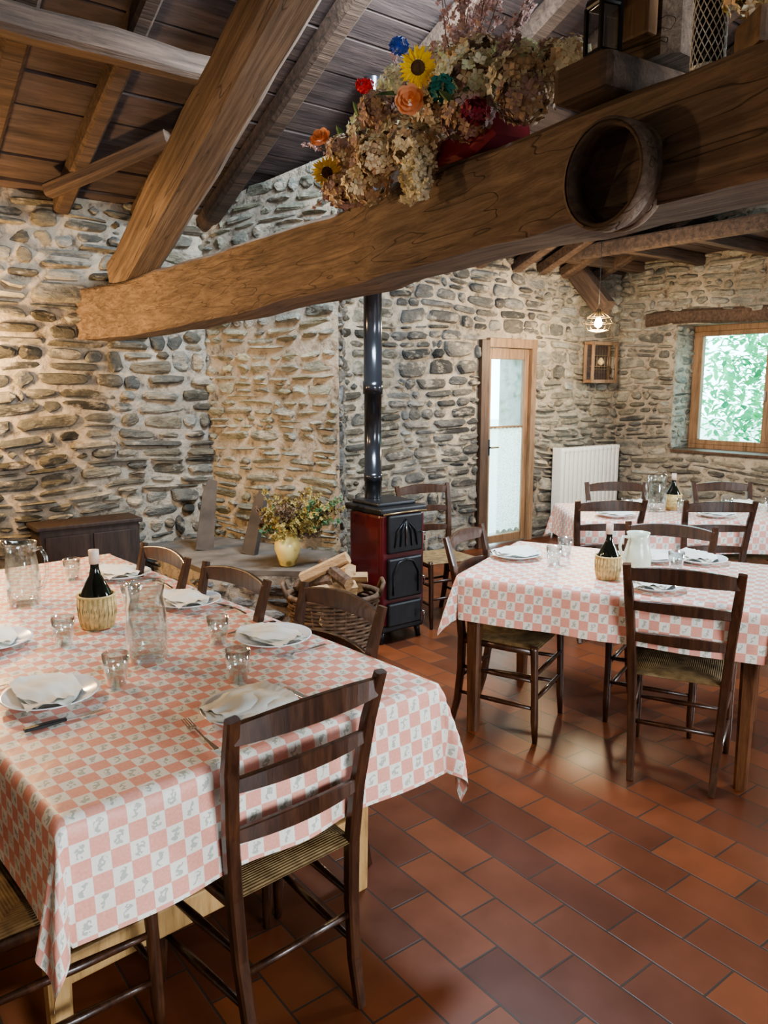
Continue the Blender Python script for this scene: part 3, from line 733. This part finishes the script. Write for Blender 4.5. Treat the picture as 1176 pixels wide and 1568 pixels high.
mb.obj('king_post',loc=(.58,1.76,0),rz=ang+.15)
mb=MB()
mb.box((0,0,.0),(.055,.055,.02),'black',bev=.006); mb.box((0,0,.10),(.055,.055,.02),'black',bev=.006); mb.box((0,0,.05),(.044,.044,.08),'glass')
for i in(-1,1):
    for j in(-1,1): mb.box((i*.024,j*.024,.05),(.007,.007,.09),'black')
mb.lathe([(.036,.11),(.012,.145),(.001,.15)],'black',4); mb.sweep([(0,0,.15),(0,.02,.19),(.0,.05,.2)],.006,'black',n=5)
mb.obj('iron_lantern',loc=(.445,1.70,2.262),rz=.4)
mb=MB(); c=Vector((.655,1.40,2.25))
for k in range(6): flball(mb,c+V3(R.uniform(-.06,.06),R.uniform(-.05,.05),R.uniform(-.03,.07)),.05,90,['tan','mustard','cream'],.013)
for k in range(16): spray(mb,c,c+V3(R.uniform(-.14,.1),R.uniform(-.08,.06),R.uniform(.0,.2)),R.choice(['tan','mustard','cream']),16,.03,.009)
sunfl(mb,c+V3(-.09,-.02,.08),V3(-.6,-1,-.2),.03); leaf(mb,c+V3(-.05,-.05,.05),V3(-1,-.2,.5),.12,.02,'green')
mb.box(c+V3(0,0,-.07),(.1,.1,.06),'wicker',bev=.01)
mb.obj('dried_flower_bunch',recalc=False)
mb=MB()
for k in range(16):
    for sg in(-1,1):
        pts=[(.03*math.cos(2*math.pi*k/16+sg*j*.35),.03*math.sin(2*math.pi*k/16+sg*j*.35),j*.02) for j in range(9)]
        mb.sweep(pts,.0022,'wirewhite',n=4)
mb.lathe([(.027,0),(.027,.15),(.012,.17),(.012,.2)],'winebottle',16); mb.lathe([(.001,0),(.03,0),(.03,.008)],'wirewhite',16)
mb.obj('netted_bottle',loc=(.595,1.53,2.17))
# ---------------------------------------------------------------- chair
def make_chair():
    mb=MB()
    for s in(-1,1):
        mb.sweep([(s*.155,-.055,0),(s*.160,-.025,.12),(s*.168,-.005,.28),(s*.175,0,.44),(s*.185,-.012,.6),(s*.198,-.04,.78),(s*.208,-.075,.91)],
                 [(.026,.026),(.032,.030),(.034,.032),(.036,.034),(.036,.030),(.038,.028),(.032,.022)],'chair','rect',ref=(0,1,0))
        mb.sweep([(s*.19,.375,0),(s*.19,.37,.1),(s*.19,.365,.3),(s*.192,.36,.435),(s*.192,.36,.455)],[(.022,.022),(.034,.034),(.032,.032),(.036,.036),(.03,.03)],'chair','round',10,ref=(0,1,0))
        for z in(.16,.29): mb.sweep([(s*.165,-.01,z),(s*.178,.18,z),(s*.19,.367,z)],[.016,.024,.016],'chair',n=8)
        mb.sweep([(s*.175,0,.425),(s*.19,.36,.425)],(.028,.034),'chair',n=8)
    for z in(.2,.32): mb.sweep([(-.19,.367,z),(0,.367,z),(.19,.367,z)],[.016,.024,.016],'chair',n=8)
    mb.sweep([(-.165,-.008,.24),(.165,-.008,.24)],.02,'chair',n=8)
    def slatp(z,y,hw,h,arch=0.0):
        pts=[];wh=[]
        for i in range(11):
            u=(i-5)/5; pts.append((hw*u,y-.028*(1-u*u),z+arch*(1-u*u))); wh.append((.015,h*(1-.25*abs(u)**2)))
        mb.sweep(pts,wh,'chair','rect',ref=(0,0,1),smooth=False)
    slatp(.868,-.064,.203,.066,.012); slatp(.735,-.034,.192,.046,.008); slatp(.60,-.012,.182,.046,.008)
    nx=20; vs=[];fs=[]
    def P(i,j,top):
        u=i/nx*2-1; v=j/nx
        hw=.178+(.205-.178)*v; x=u*hw; y=-.012+v*.39
        e=max(abs(u),abs(2*v-1)); th=.018*(1-e**6)
        dip=.010*(1-e*e)
        return (x,y,.442+(th-dip if top else -th))
    for tp in(1,0):
        for j in range(nx+1):
            for i in range(nx+1): vs.append(P(i,j,tp))
    o2=(nx+1)**2
    for j in range(nx):
        for i in range(nx):
            a=j*(nx+1)+i; fs.append((a,a+1,a+nx+2,a+nx+1)); fs.append((o2+a,o2+a+nx+1,o2+a+nx+2,o2+a+1))
    mb.add(vs,fs,'rush',True)
    return mb
chairme=None
def chair(tx,ty,deg):
    global chairme
    f=Vector((math.cos(math.radians(deg)),math.sin(math.radians(deg)),0)); loc=(tx+f.x*.08,ty+f.y*.08,0); rz=math.radians(deg-90)
    if chairme is None:
        o=make_chair().obj('dining_chair',loc=loc,rz=rz); chairme=o.data
    else: link('dining_chair',chairme,loc,rz)
for c in [(-.16,1.655,132),(-.14,2.52,222),(-.56,2.85,224),(-.93,3.22,221),(-1.02,1.52,42),(-1.5,2.1,42),(1.14,2.858,64),(.385,3.67,-30),(1.45,3.82,242),(1.39,4.64,92),(2.04,4.60,88),(1.68,5.55,268),(2.45,5.55,272),(.27,5.42,-62)]:
    chair(*c)
# ---------------------------------------------------------------- tables
def table(loc,rz,L,Wd,mat,iy=.05,stretch=False):
    mb=MB(); mb.box((0,0,.738),(L,Wd,.035),mat,bev=.006)
    mb.box((0,0,.67),(L-.14,Wd-2*iy-.04,.10),mat,bev=.004)
    for i in(-1,1):
        for j in(-1,1): mb.sweep([(i*(L/2-.05),j*(Wd/2-iy),0),(i*(L/2-.05),j*(Wd/2-iy),.6),(i*(L/2-.05),j*(Wd/2-iy),.72)],[(.05,.05),(.065,.065),(.07,.07)],mat,'rect',ref=(0,1,0))
    if stretch:
        for j in(-1,1): mb.box((0,j*(Wd/2-iy),.22),(L-.12,.035,.08),mat,bev=.006)
        mb.box((0,0,.22),(.05,Wd-2*iy,.07),mat,bev=.006)
    mb.obj('dining_table',loc=loc,rz=rz)
ZT=.762
def cloth(loc,rz,L,Wd,D,seed):
    mb=MB(); st=.02; nx=int((L+2*D)/st); ny=int((Wd+2*D)/st); vs=[];uv=[]
    for j in range(ny+1):
        for i in range(nx+1):
            p=-(L/2+D)+(L+2*D)*i/nx; q=-(Wd/2+D)+(Wd+2*D)*j/ny
            ex=max(0,abs(p)-L/2); ey=max(0,abs(q)-Wd/2); sx=math.copysign(1,p); sy=math.copysign(1,q)
            bx_=max(-L/2,min(L/2,p)); by_=max(-Wd/2,min(Wd/2,q))
            r=math.hypot(ex,ey)
            if r==0:
                z=ZT+.0015*noise.noise(Vector((p*5,q*5,seed))); x,y=p,q
            else:
                ph=math.atan2(ey,ex) if ex>0 else math.pi/2
                if ey==0: ph=0
                s2=math.sin(2*ph)
                al=p if ey>0 and ex==0 else q
                rip=.5+.5*math.sin(al*11+seed+2*math.sin(al*4))
                out=.010*min(1,r/.02)+ (.085*rip+.03)*r + .18*r*s2*s2
                if ex>0 and ey>0: out+= .11*r*math.sin(6*ph+seed)
                z=ZT-math.sqrt(max(0,r*r-(out-.01*min(1,r/.02))**2*.8))+.004*math.exp(-r*60)
                x=bx_+sx*math.cos(ph)*out; y=by_+sy*math.sin(ph)*out
            vs.append((x,y,z)); uv.append((p+5,q+5))
    fs=[(j*(nx+1)+i,j*(nx+1)+i+1,(j+1)*(nx+1)+i+1,(j+1)*(nx+1)+i) for j in range(ny) for i in range(nx)]
    mb.add(vs,fs,'cloth',True); mb.uv=uv
    mb.obj('checked_tablecloth',loc=loc,rz=rz,recalc=False)
A1=math.radians(42); u1=Vector((math.cos(A1),math.sin(A1),0)); v1=Vector((-math.sin(A1),math.cos(A1),0)); Bc=Vector((.155,2.09,0))
c1=Bc-u1*.53+v1*1.15
table(c1,A1,1.04,2.28,'pine',.28,True); cloth(c1,A1,1.06,2.30,.26,1.0)
c2=Vector((1.10,3.476,0)); A2=math.radians(-28); table(c2,A2,1.25,.83,'tabledark'); cloth(c2,A2,1.27,.85,.21,2.0)
c3=Vector((2.15,5.12,0)); table(c3,math.radians(-1),1.8,.75,'tabledark'); cloth(c3,math.radians(-1),1.82,.77,.2,3.0)
# ---------------------------------------------------------------- tableware
TZ=ZT+.003
cache={}
def inst(key,name,build,loc,rz=0.0,s=1.0):
    if key not in cache:
        mb=build(); o=mb.obj(name,loc=loc,rz=rz); o.scale=(s,s,s); cache[key]=o.data; return o
    return link(name,cache[key],loc,rz,s)
def b_plate():
    mb=MB(); mb.lathe([(.0005,0),(.07,0),(.075,.004),(.12,.018),(.126,.021),(.126,.024),(.118,.021),(.078,.010),(.07,.007),(.0005,.007)],'porcelain',40)
    for lay in range(3):
        vs=[];fs=[];n=14
        for j in range(n+1):
            for i in range(n+1):
                u=i/n*2-1;v=j/n*2-1
                x=u*(.124-.008*lay); y=v*(.085-.010*lay)*(1-.4*abs(u))+.012*lay
                z=.022+.006*lay+.010*(1-v*v)*(1+.6*math.sin(u*4+lay))+.008*noise.noise(Vector((u*2.2,v*2.2,lay*3)))
                vs.append((x,y,z))
        for j in range(n):
            for i in range(n): a=j*(n+1)+i; fs.append((a,a+1,a+n+2,a+n+1))
        mb.add(vs,fs,'napkin',True,TR(rz=.25*lay-.2))
    return mb
def b_fork():
    mb=MB()
    mb.sweep([(0,-.10,.004),(0,-.02,.004),(0,.03,.007)],[(.014,.003),(.006,.003),(.006,.003)],'steel','rect')
    mb.sweep([(0,.03,.007),(0,.045,.004),(0,.055,.004)],[(.006,.002),(.022,.002),(.022,.002)],'steel','rect')
    for k in range(4): mb.sweep([(-.009+.006*k,.055,.004),(-.009+.006*k,.095,.009)],[(.0035,.002),(.002,.0015)],'steel','rect')
    return mb
def b_knife():
    mb=MB(); mb.sweep([(0,-.11,.005),(0,-.06,.005),(0,-.01,.005)],[(.016,.008),(.018,.009),(.012,.007)],'black','rect')
    mb.sweep([(0,-.01,.004),(.001,.05,.004),(.003,.11,.004)],[(.014,.002),(.018,.0015),(.003,.001)],'steel','rect'); return mb
def b_glass():
    mb=MB(); mb.lathe([(.0005,.006),(.024,.006),(.031,.05),(.035,.092),(.037,.092),(.033,.05),(.027,.001),(.0005,0)],'glass',24); return mb
def b_jug():
    def f(p,a):
        if p.z>.2 and abs(((a+math.pi)%(2*math.pi))-math.pi)<.5: 
            k=math.cos(((a+math.pi)%(2*math.pi)-math.pi)*3.1); p=p+Vector((.022*max(0,k)*(p.z-.2)/.04,0,.006*max(0,k)))
        return p
    mb=MB(); mb.lathe([(.0005,.014),(.052,.014),(.058,.03),(.060,.10),(.054,.17),(.050,.20),(.056,.24),(.0595,.243),(.0595,.238),(.053,.20),(.057,.17),(.064,.10),(.062,.02),(.058,0),(.0005,0)],'glass',32,fn=f)
    mb.sweep([(-.052,0,.215),(-.085,0,.225),(-.105,0,.19),(-.105,0,.12),(-.085,0,.07),(-.060,0,.06)],[(.016,.011)]*6,'glass',n=10,ref=(0,1,0)); return mb
def b_fiasco():
    mb=MB(); mb.lathe([(.0005,.002),(.05,.002),(.056,.03),(.058,.08),(.052,.12),(.036,.155),(.02,.185),(.0145,.21),(.0145,.255),(.017,.257),(.017,.27),(.013,.272),(.0005,.272)],'winebottle',24)
    mb.lathe([(.0005,.274),(.0175,.274),(.0175,.225),(.0155,.225)],'cork',16)
    mb.lathe([(.0005,0),(.054,0),(.061,.03),(.064,.07),(.062,.115),(.058,.117)],'straw',24)
    for k in range(24):
        a=2*math.pi*k/24; c,s=math.cos(a),math.sin(a)
        mb.sweep([(.055*c,.055*s,.004),(.063*c,.063*s,.04),(.065*c,.065*s,.08),(.062*c,.062*s,.118)],(.013,.004),'straw',n=5)
    for z in(.115,): mb.sweep([(.064*math.cos(2*math.pi*k/24),.064*math.sin(2*math.pi*k/24),z) for k in range(24)],.008,'straw',n=5,closed=True)
    return mb
def b_ceramic():
    mb=MB(); mb.lathe([(.0005,0),(.05,0),(.06,.03),(.063,.07),(.05,.12),(.042,.15),(.052,.18),(.048,.18),(.038,.15),(.045,.12),(.0005,.03)],'celadon',28)
    mb.sweep([(-.045,0,.16),(-.08,0,.165),(-.095,0,.12),(-.08,0,.07),(-.06,0,.055)],(.016,.012),'celadon',ref=(0,1,0)); return mb
Bt=Vector((.19,2.12,0))
def T1(u,v,z=TZ): p=Bt+u1*u+v1*v; return (p.x,p.y,z)
pl=[(-.56,.18,A1),(-.19,.62,A1+1.57),(-.19,1.21,A1+1.57),(-.20,1.80,A1+1.57),(-.91,.62,A1+1.57),(-.90,1.20,A1+1.57),(-.90,1.8,A1+1.57)]
for i,(u,v,r) in enumerate(pl):
    inst('plate','plate_with_napkin',b_plate,T1(u,v),r+R.uniform(-.3,.3))
inst('fork','fork',b_fork,T1(-.72,.15),A1-.1); inst('knife','knife',b_knife,T1(-.40,.15),A1)
inst('knife','knife',b_knife,T1(-.92,.45),A1-1.6); inst('fork','fork',b_fork,T1(-.92,.8),A1-1.6)
for v in(.62,1.21,1.80):
    inst('knife','knife',b_knife,T1(-.19,v+.155),A1+1.6); inst('fork','fork',b_fork,T1(-.19,v-.155),A1+1.6)
for (u,v) in [(-.34,.72),(-.46,.40),(-.735,.60),(-.72,1.05),(-.38,1.3),(-.38,1.9)]: inst('glass','drinking_glass',b_glass,T1(u,v))
inst('jug','glass_pitcher',b_jug,T1(-.575,.74),math.radians(-40)); inst('jug','glass_pitcher',b_jug,T1(-.66,1.64),math.radians(170))
inst('fiasco','straw_wine_bottle',b_fiasco,T1(-.56,1.17),0)
for (x,y,r) in [(.65,3.72,.3),(1.13,3.13,1.2),(1.52,3.62,1.2),(1.3,3.66,-.3)]:
    inst('plate','plate_with_napkin',b_plate,(x,y,TZ),r)
for (x,y) in [(.80,3.54),(.90,3.75),(1.33,3.42)]: inst('glass','drinking_glass',b_glass,(x,y,TZ))
inst('fiasco','straw_wine_bottle',b_fiasco,(.985,3.30,TZ),0,.88); inst('cer','ceramic_pitcher',b_ceramic,(1.155,3.43,TZ),.3)
for (x,y,r) in [(1.5,4.93,.1),(2.15,4.93,.2),(1.75,5.32,.3),(2.5,5.32,.1),(2.75,4.93,.2)]: inst('plate','plate_with_napkin',b_plate,(x,y,TZ),r)
for (x,y) in [(1.63,5.1),(2.0,5.1),(2.3,5.1),(2.6,5.12)]: inst('glass','drinking_glass',b_glass,(x,y,TZ))
inst('jug','glass_pitcher',b_jug,(1.84,5.14,TZ),.5); inst('fiasco','straw_wine_bottle',b_fiasco,(1.98,5.22,TZ),0,.9)
# ---------------------------------------------------------------- lamps
def point(name,loc,col,p,r=.05):
    l=bpy.data.lights.new(name,'POINT'); l.color=col; l.energy=p; l.shadow_soft_size=r; o=bpy.data.objects.new(name,l); sc.collection.objects.link(o); o.location=loc; return o
def area(name,loc,dirv,col,p,sx,sy):
    l=bpy.data.lights.new(name,'AREA'); l.shape='RECTANGLE'; l.size=sx; l.size_y=sy; l.color=col; l.energy=p
    o=bpy.data.objects.new(name,l); sc.collection.objects.link(o); o.location=loc; o.rotation_euler=Vector(dirv).to_track_quat('-Z','Z').to_euler(); return o
mb=MB()
mb.sweep([(0,0,.06),(0,0,.98)],.006,'black',n=6); mb.lathe([(.001,.07),(.02,.07),(.022,.03),(.03,.0)],'brass',16)
mb.lathe([(.001,.0),(.02,-.01),(.033,-.045),(.03,-.075),(.001,-.095)],'bulb',20)
for k in range(10):
    a=2*math.pi*k/10; c,s=math.cos(a),math.sin(a)
    mb.sweep([(.03*c,.03*s,.05),(.10*c,.10*s,.0),(.125*c,.125*s,-.05),(.09*c,.09*s,-.11),(.02*c,.02*s,-.125)],.006,'brass',n=5)
for rr,z in((.10,0),(.125,-.05),(.09,-.11)): mb.sweep([(rr*math.cos(2*math.pi*k/24),rr*math.sin(2*math.pi*k/24),z) for k in range(24)],.006,'brass',n=5,closed=True)
LP=Vector((1.90,7.0,2.2)); mb.obj('cage_pendant_lamp',loc=LP)
point('pendant_bulb_light',LP+V3(-.02,-.02,-.16),(1,.76,.48),75,.14)
mb=MB(); mb.box((0,-.03,0),(.1,.04,.16),'brass',bev=.01); mb.sweep([(0,-.04,0),(0,-.16,-.03),(0,-.18,.05)],.015,'brass'); mb.lathe([(.03,.0),(.07,.10),(.075,.16)],'straw',20,Matrix.Translation((0,-.18,.05)))
mb.obj('assumed_wall_sconce',loc=W(-6.85,0,1.5),rz=TH)  # sconce and its light are out of view, assumed from the warm wall glow
point('assumed_sconce_light',W(-6.85,.36,1.72),(1,.66,.32),75,.08)
mb=MB(); mb.sweep([(0,0,.15),(0,0,1.35)],.006,'black',n=6); mb.lathe([(.02,.15),(.06,.1),(.17,0)],'brass',24); mb.lathe([(.001,.06),(.03,.04),(.03,.0),(.001,-.02)],'bulb',16)
mb.obj('assumed_pendant_lamp',loc=(-2.3,2.9,2.15)); point('assumed_pendant_light',(-2.3,2.9,2.1),(1,.68,.40),50,.06)  # unseen pendant and its light, assumed from the orange-lit rafters
# assumed skylight and added cool fill areas
area('assumed_skylight_area',(.35,3.75,3.72),(-.35,.55,-1),(.70,.85,1),170,1.0,.8)  # area light for an assumed, unseen skylight; the roof above is closed
area('south_fill_area',W(-6.2,LD-.1,1.9),VV+V3(0,0,-.05),(.86,.94,1),220,2.4,1.5)  # soft fill added behind the camera; the south wall has no window
area('east_fill_area',W(-.1,5.6,1.7),-U+V3(0,0,-.15),(.82,.93,1),170,1.4,1.3)  # fill added from the right for floor sheen; wall is solid here
# world and outdoors
w=bpy.data.worlds.new('sky'); sc.world=w; w.use_nodes=True; b=w.node_tree.nodes['Background']; b.inputs[0].default_value=(.60,.93,1,1); b.inputs[1].default_value=5.0
mb=MB(); mb.box((0,0,-.35),(40,40,.2),'ground'); mb.obj('ground_outside',loc=(6,24,0),rz=0)
mb=MB(); fc=W(3.2,1.0,1.7)
for i in range(9000):
    p=fc+U*R.uniform(-1.2,1.6)-VV*R.gauss(.2,1.1)+V3(0,0,R.gauss(0,.85))
    d=V3(R.gauss(0,1),R.gauss(0,1),R.gauss(-.3,.6)); leaf(mb,p,d,R.uniform(.09,.17),R.uniform(.03,.05),'leaf')
mb.sweep([fc+V3(0,0,-2.0),fc+V3(.1,0,-.8),fc+V3(0,.1,.5)],[.16,.12,.05],'bark')
mb.obj('tree_outside',recalc=False)
# ---------------------------------------------------------------- camera
cd=bpy.data.cameras.new('camera'); co=bpy.data.objects.new('camera',cd); sc.collection.objects.link(co); sc.camera=co
cd.sensor_fit='VERTICAL'; cd.sensor_height=36; cd.lens=1178/1568*36; cd.clip_start=.02
co.location=(0,0,1.6); co.rotation_euler=(math.radians(90-9.3),0,0)
sc.view_settings.view_transform='AgX'
try: sc.view_settings.look='AgX - Medium High Contrast'
except Exception: pass
sc.view_settings.exposure=0.8
